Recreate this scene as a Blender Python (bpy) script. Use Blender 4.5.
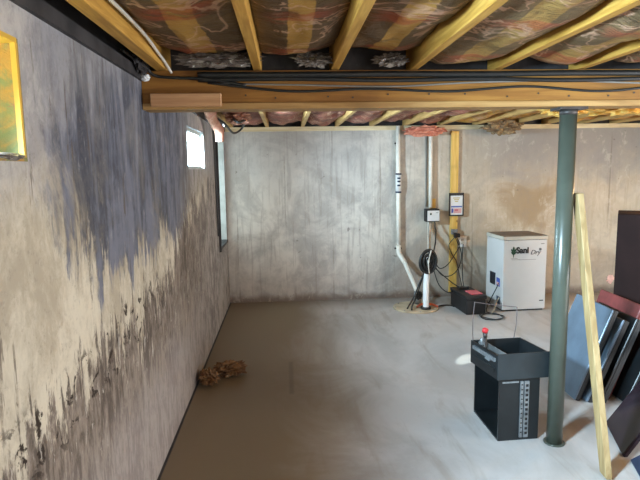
import bpy, bmesh, math, random
from mathutils import Vector, Matrix, noise
R = math.radians
scene = bpy.context.scene
C = scene.collection
for o in list(bpy.data.objects): bpy.data.objects.remove(o)

# ---------------------------------------------------------------- camera
cam_data = bpy.data.cameras.new('camera'); cam = bpy.data.objects.new('camera', cam_data); C.objects.link(cam)
r_ = Vector((0.99784125, -0.06386349, -0.01530694)); u_ = Vector((0.02348727, 0.12937804, 0.99131714)); w_ = Vector((0.06132859, 0.98953665, -0.13059872))
M = Matrix.Identity(4)
for i in range(3):
    M[i][0] = r_[i]; M[i][1] = u_[i]; M[i][2] = -w_[i]
M[2][3] = 1.70
cam.matrix_world = M
cam_data.sensor_width = 36; cam_data.lens = 537.38 / 640 * 36; cam_data.clip_start = .02
scene.camera = cam
# ---------------------------------------------------------------- exposure, world, lights
vs = scene.view_settings
scene.display_settings.display_device = 'sRGB'
vs.view_transform = 'Standard'; vs.look = 'None'; vs.gamma = 1; vs.use_curve_mapping = False
vs.exposure = 0.45
world = bpy.data.worlds.new('sky'); scene.world = world; world.use_nodes = True
bgn = world.node_tree.nodes['Background']; bgn.inputs[0].default_value = (.80, .90, 1, 1); bgn.inputs[1].default_value = 2.6

def area(name, loc, direction, sx, sy, power, color, spread=180):
    l = bpy.data.lights.new(name, 'AREA'); l.shape = 'RECTANGLE'; l.size = sx; l.size_y = sy
    l.energy = power; l.color = color; l.spread = R(spread)
    o = bpy.data.objects.new(name, l); C.objects.link(o); o.location = loc
    o.rotation_euler = Vector(direction).to_track_quat('-Z', 'Y').to_euler(); return o
def point(name, loc, power, color, radius):
    l = bpy.data.lights.new(name, 'POINT'); l.energy = power; l.color = color; l.shadow_soft_size = radius
    o = bpy.data.objects.new(name, l); C.objects.link(o); o.location = loc; return o
# daylight outside the near window, and added unseen fill areas and the room's lamps behind and beside the camera
area('near_window_daylight', (-1.0, 1.0, 1.92), (1, .38, -.52), .32, .34, 190, (.58, .76, 1), 84)
area('middle_window_daylight', (-1.0, 4.68, 1.90), (1, .22, -.50), .32, .80, 300, (.62, .78, 1), 120)
area('far_window_daylight', (-1.0, 6.38, 1.5), (1, -.15, -.2), 1.1, .7, 2.5, (.80, .88, 1), 150)
area('rear_fill_area', (1.6, -3.2, 1.3), (0, 1, .02), 2.6, 1.4, 22, (.94, .96, 1))  # unseen soft fill added behind the camera, no opening there
area('side_fill_area', (5.4, .9, 1.15), (-1, .22, .0), 2.4, 1.7, 215, (.97, .97, 1))  # unseen fill added at the right to brighten the left wall
point('rear_ceiling_bulb', (1.6, -.8, 1.9), 12, (1, .82, .6), .08)
point('side_ceiling_bulb', (4.0, 4.6, 2.05), 40, (1, .66, .30), .08)

sl = bpy.data.lights.new('window_sunbeam', 'SPOT'); sl.energy = 2200; sl.spot_size = R(1.9); sl.spot_blend = .5; sl.color = (.95, .97, 1); sl.shadow_soft_size = .01
so = bpy.data.objects.new('window_sunbeam', sl); C.objects.link(so); so.location = (-.98, 1.25, 2.02)
so.rotation_euler = (Vector((1.56, 4.52, 0)) - so.location).to_track_quat('-Z', 'Y').to_euler()

# ---------------------------------------------------------------- node helpers
class NB:
    def __init__(s, name):
        s.m = bpy.data.materials.new(name); s.m.use_nodes = True; s.t = s.m.node_tree
        s.b = s.t.nodes['Principled BSDF']; s.tc = s.t.nodes.new('ShaderNodeTexCoord')
        s.sep = None
    def n(s, typ, **kw):
        x = s.t.nodes.new(typ)
        for k, v in kw.items(): setattr(x, k, v)
        return x
    def put(s, sock, v):
        if isinstance(v, bpy.types.NodeSocket): s.t.links.new(v, sock)
        elif isinstance(v, tuple) and len(v) == 3 and sock.type == 'RGBA': sock.default_value = (*v, 1)
        else: sock.default_value = v
    def xyz(s):
        if not s.sep:
            s.sep = s.n('ShaderNodeSeparateXYZ'); s.t.links.new(s.tc.outputs['Object'], s.sep.inputs[0])
        return s.sep.outputs
    def math(s, op, a, b=0.0, c=None, clamp=False):
        x = s.n('ShaderNodeMath', operation=op, use_clamp=clamp); s.put(x.inputs[0], a); s.put(x.inputs[1], b)
        if c is not None: s.put(x.inputs[2], c)
        return x.outputs[0]
    def ramp(s, v, lo, hi):                       # smoothstep from lo to hi
        x = s.n('ShaderNodeMapRange', interpolation_type='SMOOTHSTEP'); s.put(x.inputs[0], v)
        s.put(x.inputs[1], lo); s.put(x.inputs[2], hi); return x.outputs[0]
    def noise(s, scale=(1, 1, 1), sc=5.0, detail=5, rough=.6, dist=0.0, off=(0, 0, 0)):
        mp = s.n('ShaderNodeMapping'); mp.inputs['Scale'].default_value = scale; mp.inputs['Location'].default_value = off
        s.t.links.new(s.tc.outputs['Object'], mp.inputs[0])
        x = s.n('ShaderNodeTexNoise'); s.t.links.new(mp.outputs[0], x.inputs['Vector'])
        x.inputs['Scale'].default_value = sc; x.inputs['Detail'].default_value = detail
        x.inputs['Roughness'].default_value = rough; x.inputs['Distortion'].default_value = dist
        return x.outputs['Fac']
    def mix(s, f, a, b):
        x = s.n('ShaderNodeMix', data_type='RGBA'); s.put(x.inputs['Factor'], f); s.put(x.inputs[6], a); s.put(x.inputs[7], b)
        return x.outputs[2]
    def out(s, col=None, rough=None, metal=None, height=None, bump=.3, dist=.01, spec=None):
        if col is not None: s.put(s.b.inputs['Base Color'], col)
        if rough is not None: s.put(s.b.inputs['Roughness'], rough)
        if metal is not None: s.put(s.b.inputs['Metallic'], metal)
        if spec is not None: s.put(s.b.inputs['Specular IOR Level'], spec)
        if height is not None:
            b = s.n('ShaderNodeBump'); b.inputs['Strength'].default_value = bump; b.inputs['Distance'].default_value = dist
            s.put(b.inputs['Height'], height); s.t.links.new(b.outputs[0], s.b.inputs['Normal'])
        return s.m

def simple(name, col, rough=.5, metal=0.0, var=.15, sc=12, bump=0, spec=None):
    b = NB(name); n = b.noise(sc=sc)
    dark = tuple(c * (1 - var) for c in col); lite = tuple(min(1, c * (1 + var)) for c in col)
    return b.out(b.mix(b.ramp(n, .3, .7), dark, lite), rough, metal, n if bump else None, bump, .004, spec)

def wood(name, a, bcol, axis=1, knots=True, rough=.6):
    b = NB(name); s = [14, 14, 14]; s[axis] = .9
    g = b.noise(tuple(s), 2.2, 6, .6, .6); w = b.noise((2, 2, 2) if not knots else (3.1, 1.3, 3.1), 1.3, 2, .5)
    col = b.mix(b.ramp(g, .35, .68), a, bcol)
    col = b.mix(b.math('MULTIPLY', b.ramp(w, .56, .72), .45), col, tuple(c * .5 for c in a))
    v = b.n('ShaderNodeTexVoronoi'); v.inputs['Scale'].default_value = 3.2
    b.t.links.new(b.tc.outputs['Object'], v.inputs['Vector'])
    if knots: col = b.mix(b.math('MULTIPLY', b.math('SUBTRACT', 1, b.ramp(v.outputs['Distance'], .03, .085)), .8), col, (.16, .07, .02))
    return b.out(col, rough, 0, g, .15, .003)

# left wall: bare concrete with blue-black mould high up and brown damp staining low down
def left_wall_material():
    b = NB('stained_concrete'); X, Y, Z = b.xyz()
    S = lambda n: b.math('SUBTRACT', n, .5)
    mul = lambda *a: a[0] if len(a) == 1 else b.math('MULTIPLY', a[0], mul(*a[1:]))
    add = lambda *a: a[0] if len(a) == 1 else b.math('ADD', a[0], add(*a[1:]))
    inv = lambda a: b.math('SUBTRACT', 1, a)
    streak = b.noise((.5, 5.5, .9), 1.7, 7, .68, .35)
    fine = b.noise((3, 15, 3.2), 2.0, 7, .75, .5, (3, 1, 2))
    blot = b.noise((1, 1, 1), 2.1, 8, .70, .5)
    mid = b.noise((1, 1.6, 1), 7, 7, .75, .4, (5, 5, 2))
    sp = b.noise((1, 1, 1), 34, 5, .75)
    st, fi, bl, mi = S(streak), S(fine), S(blot), S(mid)
    col = b.mix(b.ramp(add(blot, mul(mi, .5)), .36, .62), (.40, .35, .265), (.61, .555, .44))
    col = b.mix(mul(b.ramp(Y, 4.0, 6.2), .6), col, (.38, .35, .33))
    col = b.mix(mul(b.ramp(add(Z, mul(bl, .5)), 1.5, 1.8), .85), col, b.mix(b.ramp(mid, .4, .6), (.30, .295, .31), (.42, .41, .41)))
    # blue-black mould, its lower edge drawn down in streaks
    zz = add(Z, mul(st, .75), mul(fi, .45), mul(bl, .45))
    line = add(1.22, mul(b.ramp(Y, 3.4, 5.2), .30), mul(inv(b.ramp(Y, 1.55, 2.3)), .28))
    m1 = b.ramp(b.math('SUBTRACT', zz, line), -.02, .11)
    yy = add(Y, mul(bl, 1.3), mul(st, .4))
    m1 = mul(m1, b.ramp(yy, 1.58, 1.90), inv(mul(b.ramp(yy, 3.7, 4.9), .80)))
    top = add(zz, mul(b.ramp(Y, 1.7, 3.0), -.35))
    m1 = mul(m1, inv(mul(b.ramp(top, 1.74, 2.0), .45)))
    m1 = mul(m1, add(.62, mul(b.ramp(add(blot, mul(mi, .4)), .30, .52), .38)))
    mould = b.mix(b.ramp(add(streak, mul(bl, .5), mul(mi, .5)), .36, .62), (.038, .043, .064), (.140, .152, .200))
    col = b.mix(mul(m1, .95), col, mould)
    # isolated drips
    dr = mul(b.ramp(b.noise((.3, 11, 1.1), 2.0, 4, .65, .3, (7, 3, 1)), .60, .66), b.ramp(Z, .55, 1.2), b.ramp(mid, .40, .55))
    col = b.mix(mul(dr, .75), col, (.10, .075, .055))
    # brown damp low down, rising towards the far end
    up = add(.98, mul(b.ramp(Y, 2.6, 5.0), .52))
    z2 = add(Z, mul(st, -1.15), mul(fi, .8), mul(bl, .45))
    m2 = inv(b.ramp(b.math('SUBTRACT', z2, up), -.07, .04))
    low = b.ramp(add(Z, mul(bl, .5), mul(st, .3)), .38, .78)
    patch = b.ramp(add(fine, mul(bl, .5), mul(mi, .4)), .38, .62)
    brown = b.mix(patch, (.075, .056, .046), (.25, .205, .17))
    grey = b.mix(b.ramp(patch, 0, 1), (.25, .215, .205), (.34, .305, .285))
    dark2 = b.mix(low, grey, brown)
    dark2 = b.mix(b.ramp(Y, 3.8, 5.6), dark2, b.mix(patch, (.13, .11, .105), (.38, .345, .31)))
    col = b.mix(mul(m2, .93), col, dark2)
    spots = b.ramp(b.noise((.5, 4, 4.0), 3, 5, .65, .5, (2, 9, 4)), .57, .62)
    band = mul(b.ramp(Z, .72, .86), inv(b.ramp(add(Z, mul(b.ramp(Y, 1.4, 3.0), -.12)), .98, 1.06)))
    col = b.mix(mul(spots, band, inv(b.ramp(Y, 2.6, 4.0))), col, (.03, .02, .014))
    salt = b.ramp(b.noise((.5, 16, 4.5), 1.8, 6, .75, .5, (1, 5, 8)), .58, .64)
    col = b.mix(mul(salt, .75, b.math('MAXIMUM', mul(m2, low), mul(m1, .25))), col, (.56, .52, .46))
    col = b.mix(mul(b.ramp(sp, .54, .70), .30), col, (.13, .11, .10))
    return b.out(col, .85, 0, add(fine, sp), .35, .006, .3)

def back_wall_material():
    b = NB('poured_concrete'); X, Y, Z = b.xyz()
    blot = b.noise((1, 1, 1), 1.6, 7, .65, .6); str_ = b.noise((14, 1, .8), 1.3, 5, .65, .3); sp = b.noise((1, 1, 1), 24, 4, .7)
    bl = b.math('SUBTRACT', blot, .5)
    col = b.mix(b.ramp(blot, .40, .60), (.42, .395, .36), (.62, .59, .53))
    col = b.mix(b.math('MULTIPLY', b.ramp(str_, .52, .62), .38), col, (.27, .23, .20))
    # warm lamp light towards the right, painted into the concrete colour
    col = b.mix(b.math('MULTIPLY', b.ramp(b.math('ADD', X, bl), 1.0, 2.6), .55), col, (.52, .42, .27))
    # bluish wash high up at the left; at the right it paints window light
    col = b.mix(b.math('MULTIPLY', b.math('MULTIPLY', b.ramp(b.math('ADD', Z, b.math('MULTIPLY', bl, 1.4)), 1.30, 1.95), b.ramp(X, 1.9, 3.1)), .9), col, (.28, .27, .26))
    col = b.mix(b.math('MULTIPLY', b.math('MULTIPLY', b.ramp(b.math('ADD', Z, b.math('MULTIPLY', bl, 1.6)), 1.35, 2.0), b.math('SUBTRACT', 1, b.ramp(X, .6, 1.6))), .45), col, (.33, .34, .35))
    # brown patch above the white cabinet
    d = b.math('SQRT', b.math('ADD', b.math('POWER', b.math('MULTIPLY', b.math('SUBTRACT', X, 3.15), .9), 2), b.math('POWER', b.math('SUBTRACT', Z, 1.22), 2)))
    col = b.mix(b.math('MULTIPLY', b.math('SUBTRACT', 1, b.ramp(b.math('ADD', d, bl), .15, .55)), .8), col, (.31, .22, .12))
    # form seams
    seam = b.math('ABSOLUTE', b.math('SUBTRACT', b.math('FRACT', b.math('ADD', b.math('ADD', .52, b.math('DIVIDE', X, .61)), b.math('MULTIPLY', b.math('SUBTRACT', sp, .5), .03))), .5))
    seam = b.math('SUBTRACT', 1, b.ramp(seam, .004, .022))
    col = b.mix(b.math('MULTIPLY', b.math('MULTIPLY', seam, b.ramp(str_, .44, .60)), .5), col, (.17, .14, .11))
    # damp foot
    foot = b.math('SUBTRACT', 1, b.ramp(b.math('ADD', Z, b.math('MULTIPLY', bl, .22)), .02, .12))
    col = b.mix(b.math('MULTIPLY', foot, .85), col, (.12, .075, .045))
    low = b.math('SUBTRACT', 1, b.ramp(b.math('ADD', Z, b.math('MULTIPLY', bl, .9)), .20, .75))
    col = b.mix(b.math('MULTIPLY', low, .3), col, (.31, .27, .25))
    mot = b.noise((1.3, 1, .9), 5, 7, .75, .5, (8, 2, 6))
    col = b.mix(b.math('MULTIPLY', b.ramp(mot, .50, .62), .22), col, (.25, .23, .22))
    col = b.mix(b.math('MULTIPLY', b.math('SUBTRACT', 1, b.ramp(mot, .36, .46)), .30), col, (.66, .62, .54))
    pit = b.ramp(b.noise((1, 1, 1), 11, 3, .6, 0, (4, 4, 4)), .70, .76)
    col = b.mix(b.math('MULTIPLY', pit, .6), col, (.12, .10, .09))
    return b.out(col, .85, 0, b.math('ADD', sp, blot), .3, .006, .3)

def floor_material():
    b = NB('slab_concrete'); X, Y, Z = b.xyz()
    blot = b.noise((1, .6, 1), 1.5, 6, .62, .8); sp = b.noise((1, 1, 1), 30, 4, .7); sweep = b.noise((3.5, .7, 1), 1.7, 5, .6, .6, (4, 2, 0))
    bl = b.math('SUBTRACT', blot, .5)
    col = b.mix(b.ramp(blot, .32, .70), (.37, .35, .33), (.50, .48, .46))
    # silty tan along left wall and back; left strip also paints missing window light
    silt_shade = b.math('SUBTRACT', 1, b.ramp(b.math('ADD', X, b.math('MULTIPLY', bl, 1.0)), -.15, .75))
    col = b.mix(b.math('MULTIPLY', silt_shade, .88), col, (.190, .138, .072))
    col = b.mix(b.math('MULTIPLY', b.ramp(sweep, .50, .70), .35), col, (.22, .16, .10))
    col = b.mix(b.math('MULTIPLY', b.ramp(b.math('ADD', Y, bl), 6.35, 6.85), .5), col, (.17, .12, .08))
    sq = b.math('MULTIPLY', b.math('MULTIPLY', b.ramp(Y, 3.9, 3.95), b.math('SUBTRACT', 1, b.ramp(Y, 4.6, 4.65))), b.math('MULTIPLY', b.ramp(X, -.02, 0), b.math('SUBTRACT', 1, b.ramp(X, .015, .04))))
    col = b.mix(b.math('MULTIPLY', sq, .5), col, (.1, .07, .05))
    col = b.mix(b.math('MULTIPLY', b.ramp(sp, .60, .75), .22), col, (.12, .10, .08))
    rough = b.math('ADD', .36, b.math('MULTIPLY', blot, .25))
    return b.out(col, rough, 0, b.math('ADD', sp, sweep), .12, .004, .45)

def batt_material(name, paper, strip, print_, axis_v=1, strength=1.0):
    b = NB(name); X, Y, Z = b.xyz()          # object x runs 0..1 across the bay (see build)
    n1 = b.noise((1, 1, 1), 4, 6, .65, .8); n2 = b.noise((1, 5, 1), 6, 5, .65, .5)
    at = b.n('ShaderNodeAttribute', attribute_name='across').outputs['Fac']
    jig = b.math('MULTIPLY', b.math('SUBTRACT', n1, .5), .10)
    dist = b.math('ABSOLUTE', b.math('SUBTRACT', b.math('ADD', at, jig), .5))
    col = b.mix(b.ramp(n1, .32, .68), tuple(c * .62 for c in paper), paper)
    s = b.math('SUBTRACT', 1, b.ramp(dist, .125, .145))
    # printed bars repeat along the batt
    fr = b.math('ABSOLUTE', b.math('SUBTRACT', b.math('FRACT', b.math('DIVIDE', b.math('ADD', Y, b.math('MULTIPLY', at, .12)), .62)), .5))
    brk = b.ramp(n2, .40, .52)
    bar = b.math('MULTIPLY', b.math('SUBTRACT', 1, b.ramp(fr, .07, .13)), brk)
    col = b.mix(b.math('MULTIPLY', s, strength), col, strip)
    wide = b.math('SUBTRACT', 1, b.ramp(dist, .15, .5))
    col = b.mix(b.math('MULTIPLY', b.math('MULTIPLY', bar, wide), .62), col, print_)
    # torn spots where pink fibre shows
    tear = b.ramp(b.noise((1, 1, 1), 2.6, 4, .6, .6, (3, 8, 1)), .60, .68)
    col = b.mix(b.math('MULTIPLY', tear, .55), col, (.50, .25, .17))
    cr = b.math('ABSOLUTE', b.math('SUBTRACT', b.noise((1, 1, 1), 1.9, 4, .6, 1.2, (6, 1, 3)), .5))
    col = b.mix(b.math('MULTIPLY', b.math('SUBTRACT', 1, b.ramp(cr, .006, .022)), .65), col, (.60, .36, .24))
    gr = b.ramp(b.noise((1, 1, 1), 3.4, 6, .7, .6, (1, 7, 5)), .50, .64)
    col = b.mix(b.math('MULTIPLY', gr, .55), col, tuple(c * .35 for c in paper))
    return b.out(col, .55, 0, b.math('ADD', n1, n2), .8, .03, .35)

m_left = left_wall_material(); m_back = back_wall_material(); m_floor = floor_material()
m_conc = simple('plain_concrete', (.42, .39, .34), .85, 0, .2, 4, .3)
m_beam = wood('beam_timber', (.235, .095, .012), (.35, .16, .026), 0, False)
m_beamlow = wood('beam_edge_timber', (.32, .17, .05), (.47, .28, .10), 0, False)
m_joist = wood('joist_timber', (.40, .20, .030), (.60, .34, .07), 1)
m_joist2 = wood('pale_joist_timber', (.42, .24, .07), (.60, .38, .14), 1)
m_plank = wood('plank_timber', (.24, .155, .06), (.37, .26, .12), 2)
m_board = wood('wall_board_timber', (.62, .37, .07), (.78, .52, .15), 2)
m_block = wood('scrap_board_timber', (.46, .24, .11), (.62, .37, .19), 0)
m_sub = wood('subfloor', (.20, .13, .06), (.32, .21, .10), 0)
m_sill = wood('sill_timber', (.56, .46, .27), (.72, .62, .40), 0, False)
m_dark = simple('dark_timber', (.035, .033, .035), .6, 0, .5, 6, .4)
m_batt = batt_material('kraft_faced_batt', (.15, .085, .034), (.42, .23, .05), (.36, .055, .02))
m_batt2 = batt_material('pale_kraft_batt', (.20, .130, .062), (.42, .25, .07), (.38, .075, .035), strength=.8)
m_pink = batt_material('pink_batt', (.34, .12, .08), (.36, .16, .09), (.45, .10, .06), strength=.5)
m_yel = batt_material('yellow_batt', (.70, .34, .05), (.86, .52, .10), (.60, .22, .04), strength=.5)
m_post = simple('teal_grey_paint', (.060, .068, .052), .30, 0, .12, 5)
m_rust = simple('dark_steel', (.07, .06, .055), .5, .6, .3, 20)
m_white = simple('white_enamel', (.52, .51, .49), .38, 0, .03, 3)
m_cream = simple('cream_plastic', (.50, .46, .38), .5, 0, .06, 6)
m_pvc = simple('white_pvc', (.82, .79, .70), .4, 0, .08, 9)
m_black = simple('black_plastic', (.010, .010, .011), .45, 0, .3, 10)
m_blackm = simple('black_painted_steel', (.009, .011, .012), .40, 0, .25, 8)
m_bluem = simple('blue_grey_enamel', (.12, .165, .215), .30, .25, .18, 3)
m_blued = simple('dark_blue_enamel', (.018, .032, .065), .34, .1, .25, 4)
m_red = simple('dull_red_enamel', (.17, .030, .026), .5, 0, .25, 10)
m_brownp = simple('dark_brown_laminate', (.018, .009, .008), .7, 0, .2, 3, 0, .12)
m_gloss = simple('dark_glossy_plastic', (.020, .012, .016), .16, 0, .2, 3)
m_galv = simple('galvanised_steel', (.26, .28, .29), .42, .6, .25, 30)
m_cable = simple('black_cable', (.012, .013, .013), .40, 0, .2, 20)
m_wcable = simple('white_cable', (.66, .62, .54), .5, 0, .1, 20)
m_gcable = simple('grey_cable', (.20, .19, .17), .5, 0, .1, 20)
m_wire = simple('bare_wire', (.16, .14, .14), .4, .6, .1, 20)
m_label = simple('white_label', (.72, .72, .70), .6, 0, .03, 9)
m_blue = simple('blue_print', (.06, .10, .36), .6, 0, .05, 9)
m_redp = simple('red_print', (.55, .12, .14), .6, 0, .05, 9)
m_pinkp = simple('pink_print', (.66, .36, .34), .6, 0, .05, 9)
m_yelp = simple('tan_print', (.52, .40, .12), .6, 0, .05, 9)
m_ink = simple('black_print', (.015, .015, .015), .6, 0, .05, 9)
m_green = simple('green_print', (.01, .045, .022), .6, 0, .05, 9)
m_grill = simple('dark_grille', (.035, .05, .08), .5, 0, .2, 60)
m_lidtop = simple('brown_lid_top', (.16, .12, .085), .7, 0, .2, 8)
m_lid = simple('dusty_cream_lid', (.46, .38, .26), .7, 0, .2, 8, .2)
m_orange = simple('red_orange_rubber', (.55, .12, .05), .5, 0, .2, 8)
m_brownpap = None
def crumple_mat(name, a, bb, c, sc=9, rough=.6):
    b = NB(name); n = b.noise((1, 1, 1), sc, 6, .7, 1.0); n2 = b.noise((1, 1, 1), sc * 2.2, 5, .7, .6, (3, 2, 1))
    col = b.mix(b.ramp(n, .38, .62), a, bb); col = b.mix(b.ramp(n2, .58, .68), col, c)
    return b.out(col, rough, 0, n2, .6, .01)
m_paper = crumple_mat('crumpled_brown_paper', (.11, .05, .02), (.27, .14, .055), (.55, .44, .28))
m_foil = crumple_mat('crumpled_plastic', (.08, .06, .05), (.22, .19, .16), (.60, .60, .58), 14, .3)
m_fibre = crumple_mat('pink_fibre', (.50, .16, .10), (.66, .28, .18), (.40, .10, .07), 12, .9)
m_fibre2 = crumple_mat('brown_fibre', (.16, .10, .055), (.34, .24, .12), (.45, .33, .20), 12, .9)
m_fibre3 = crumple_mat('pale_pink_fibre', (.30, .13, .085), (.42, .24, .16), (.20, .08, .06), 9, .9)
m_yelclump = crumple_mat('yellow_fibre', (.80, .42, .06), (.92, .66, .20), (.55, .26, .05), 10, .8)
m_moss = crumple_mat('mossy_jamb', (.40, .21, .045), (.17, .19, .075), (.28, .13, .075), 9, .8)
m_yelwood = simple('bright_yellow_wood', (.62, .38, .05), .6, 0, .1, 6)
m_greyp = simple('weathered_grey_paint', (.42, .45, .43), .6, 0, .15, 6)
m_vinyl = simple('white_vinyl', (.78, .80, .80), .4, 0, .04, 6)
def glass_mat():
    b = NB('window_glass'); t = b.t; tr = b.n('ShaderNodeBsdfTransparent'); tr.inputs[0].default_value = (.90, .95, .92, 1)
    gl = b.n('ShaderNodeBsdfGlossy'); gl.inputs['Roughness'].default_value = .05
    mx = b.n('ShaderNodeMixShader'); mx.inputs[0].default_value = .05
    t.links.new(tr.outputs[0], mx.inputs[1]); t.links.new(gl.outputs[0], mx.inputs[2])
    t.links.new(mx.outputs[0], t.nodes['Material Output'].inputs[0]); return b.m
m_glass = glass_mat()

# ---------------------------------------------------------------- mesh helpers
def bx(bm, x0, y0, z0, x1, y1, z1, rot=None, pivot=None, mi=0):
    vs_ = [bm.verts.new((x, y, z)) for x in (x0, x1) for y in (y0, y1) for z in (z0, z1)]
    fs = [bm.faces.new([vs_[i] for i in f]) for f in ((0, 1, 3, 2), (4, 6, 7, 5), (0, 4, 5, 1), (2, 3, 7, 6), (0, 2, 6, 4), (1, 5, 7, 3))]
    for f in fs: f.material_index = mi
    if rot: bmesh.ops.rotate(bm, verts=vs_, cent=pivot or (0, 0, 0), matrix=rot)
    return vs_
def skewbox(bm, o, u, v, n):                                  # box from an origin and three edge vectors
    o, u, v, n = map(Vector, (o, u, v, n))
    vs_ = [bm.verts.new(o + u * a + v * b_ + n * c) for a in (0, 1) for b_ in (0, 1) for c in (0, 1)]
    for f in ((0, 1, 3, 2), (4, 6, 7, 5), (0, 4, 5, 1), (2, 3, 7, 6), (0, 2, 6, 4), (1, 5, 7, 3)): bm.faces.new([vs_[i] for i in f])
    return vs_
def cyl(bm, a, b_, r, r2=None, seg=20, caps=True):
    a, b_ = Vector(a), Vector(b_); d = b_ - a; q = d.to_track_quat('Z', 'Y').to_matrix(); r2 = r if r2 is None else r2
    A = [bm.verts.new(a + q @ Vector((r * math.cos(2 * math.pi * i / seg), r * math.sin(2 * math.pi * i / seg), 0))) for i in range(seg)]
    B = [bm.verts.new(b_ + q @ Vector((r2 * math.cos(2 * math.pi * i / seg), r2 * math.sin(2 * math.pi * i / seg), 0))) for i in range(seg)]
    for i in range(seg):
        f = bm.faces.new((A[i], A[(i + 1) % seg], B[(i + 1) % seg], B[i])); f.smooth = True
    if caps: bm.faces.new(A[::-1]); bm.faces.new(B)
def spline(P, k=8):
    P = [Vector(p) for p in P]; out = []
    for i in range(len(P) - 1):
        p0 = P[max(i - 1, 0)]; p1 = P[i]; p2 = P[i + 1]; p3 = P[min(i + 2, len(P) - 1)]
        for j in range(k):
            t = j / k
            out.append(.5 * ((2 * p1) + (p2 - p0) * t + (2 * p0 - 5 * p1 + 4 * p2 - p3) * t * t + (3 * p1 - p0 - 3 * p2 + p3) * t ** 3))
    return out + [P[-1]]
def tube(bm, P, r, seg=10, smooth=True, k=8):
    pts = spline(P, k) if smooth else [Vector(p) for p in P]; rings = []
    up = None
    for i, p in enumerate(pts):
        t = (pts[min(i + 1, len(pts) - 1)] - pts[max(i - 1, 0)]).normalized()
        if up is None: up = t.orthogonal().normalized()
        up = (up - t * up.dot(t)).normalized(); s = t.cross(up)
        rings.append([bm.verts.new(p + (up * math.cos(2 * math.pi * j / seg) + s * math.sin(2 * math.pi * j / seg)) * r) for j in range(seg)])
    for a, b_ in zip(rings, rings[1:]):
        for j in range(seg):
            f = bm.faces.new((a[j], a[(j + 1) % seg], b_[(j + 1) % seg], b_[j])); f.smooth = True
    bm.faces.new(rings[0][::-1]); bm.faces.new(rings[-1])
def bev(bm, w, seg=2):
    bmesh.ops.bevel(bm, geom=list(bm.edges), offset=w, segments=seg, affect='EDGES', profile=.6, clamp_overlap=True)
def crumple(bm, c, s, amp, f=6, sub=4, seed=0, rot=0):
    r = bmesh.ops.create_icosphere(bm, subdivisions=sub, radius=1)
    m = Matrix.Rotation(rot, 3, 'Z')
    for v in r['verts']:
        d = v.co.normalized(); q = d * 1.7 + Vector((seed * 3.1, seed, 0))
        k = 1 + amp * (noise.noise(q * f * .35) + .6 * abs(noise.noise(q * f)) - .2 + .25 * noise.noise(q * f * 2.7))
        v.co = Vector(c) + m @ Vector((d.x * s[0] * k, d.y * s[1] * k, d.z * s[2] * k))
    for v in r['verts']: v.co.z = max(v.co.z, .003)
def obj(name, bm, mat, parent=None, loc=None):
    bmesh.ops.recalc_face_normals(bm, faces=list(bm.faces))
    me = bpy.data.meshes.new(name); bm.to_mesh(me); bm.free()
    for x in (mat if isinstance(mat, (list, tuple)) else [mat]): me.materials.append(x)
    o = bpy.data.objects.new(name, me); C.objects.link(o)
    if parent is not None:
        o.parent = parent; pl = WL[parent.name]
        o.location = (loc and Vector(loc)) or -pl          # geometry is written in world coordinates
        WL[o.name] = Vector((0, 0, 0)) if not loc else pl + Vector(loc)
    else:
        WL[o.name] = Vector((0, 0, 0))
    return o
WL = {}
def thing(name, label, cat, loc, group=None):
    o = bpy.data.objects.new(name, None); C.objects.link(o); o.location = loc; o.empty_display_size = .1
    WL[o.name] = Vector(loc); o['label'] = label; o['category'] = cat
    if group: o['group'] = group
    return o
def tag(o, label, cat, group=None, kind=None):
    o['label'] = label; o['category'] = cat
    if group: o['group'] = group
    if kind: o['kind'] = kind
    return o
def struct(name, bm, mat, parent=None, label=None):
    o = obj(name, bm, mat, parent)
    if parent is None: o['kind'] = 'structure'
    return o
def sempty(name, loc):
    o = bpy.data.objects.new(name, None); C.objects.link(o); o.location = loc; WL[o.name] = Vector(loc); o['kind'] = 'structure'; return o
def B(): return bmesh.new()

XL, YB, ZT, ZJ, XR, YF = -.751, 6.855, 2.176, 2.23, 5.6, -3.6
# ---------------------------------------------------------------- shell
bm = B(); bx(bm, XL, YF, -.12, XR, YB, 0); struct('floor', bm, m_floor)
bm = B(); bx(bm, XL - .2, YF - .2, 2.465, XR + .2, YB + .2, 2.49); struct('ceiling', bm, m_sub)
WIN = [(-2.6, -1.75, 1.735, 2.08), (.80, 1.64, 1.735, 2.08), (4.27, 5.10, 1.715, 2.05), (6.0, 6.78, .83, 2.10)]
bm = B(); y = YF - .2
for (a, b_, z0, z1) in WIN:
    bx(bm, XL - .2, y, -.12, XL, a, ZT); bx(bm, XL - .2, a, -.12, XL, b_, z0); bx(bm, XL - .2, a, z1, XL, b_, ZT); y = b_
bx(bm, XL - .2, y, -.12, XL, YB + .2, ZT); struct('wall_left', bm, m_left)
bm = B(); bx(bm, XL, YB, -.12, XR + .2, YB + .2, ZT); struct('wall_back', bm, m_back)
bm = B(); bx(bm, XR, YF, -.12, XR + .2, YB, ZT); struct('wall_right', bm, m_conc)
bm = B(); bx(bm, XL, YF - .2, -.12, XR + .2, YF, ZT); struct('wall_front', bm, m_conc)
# dark joint between slab and left wall
bm = B(); bx(bm, XL, YF, 0, XL + .014, YB, .006); struct('trim_1', bm, m_dark)
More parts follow.
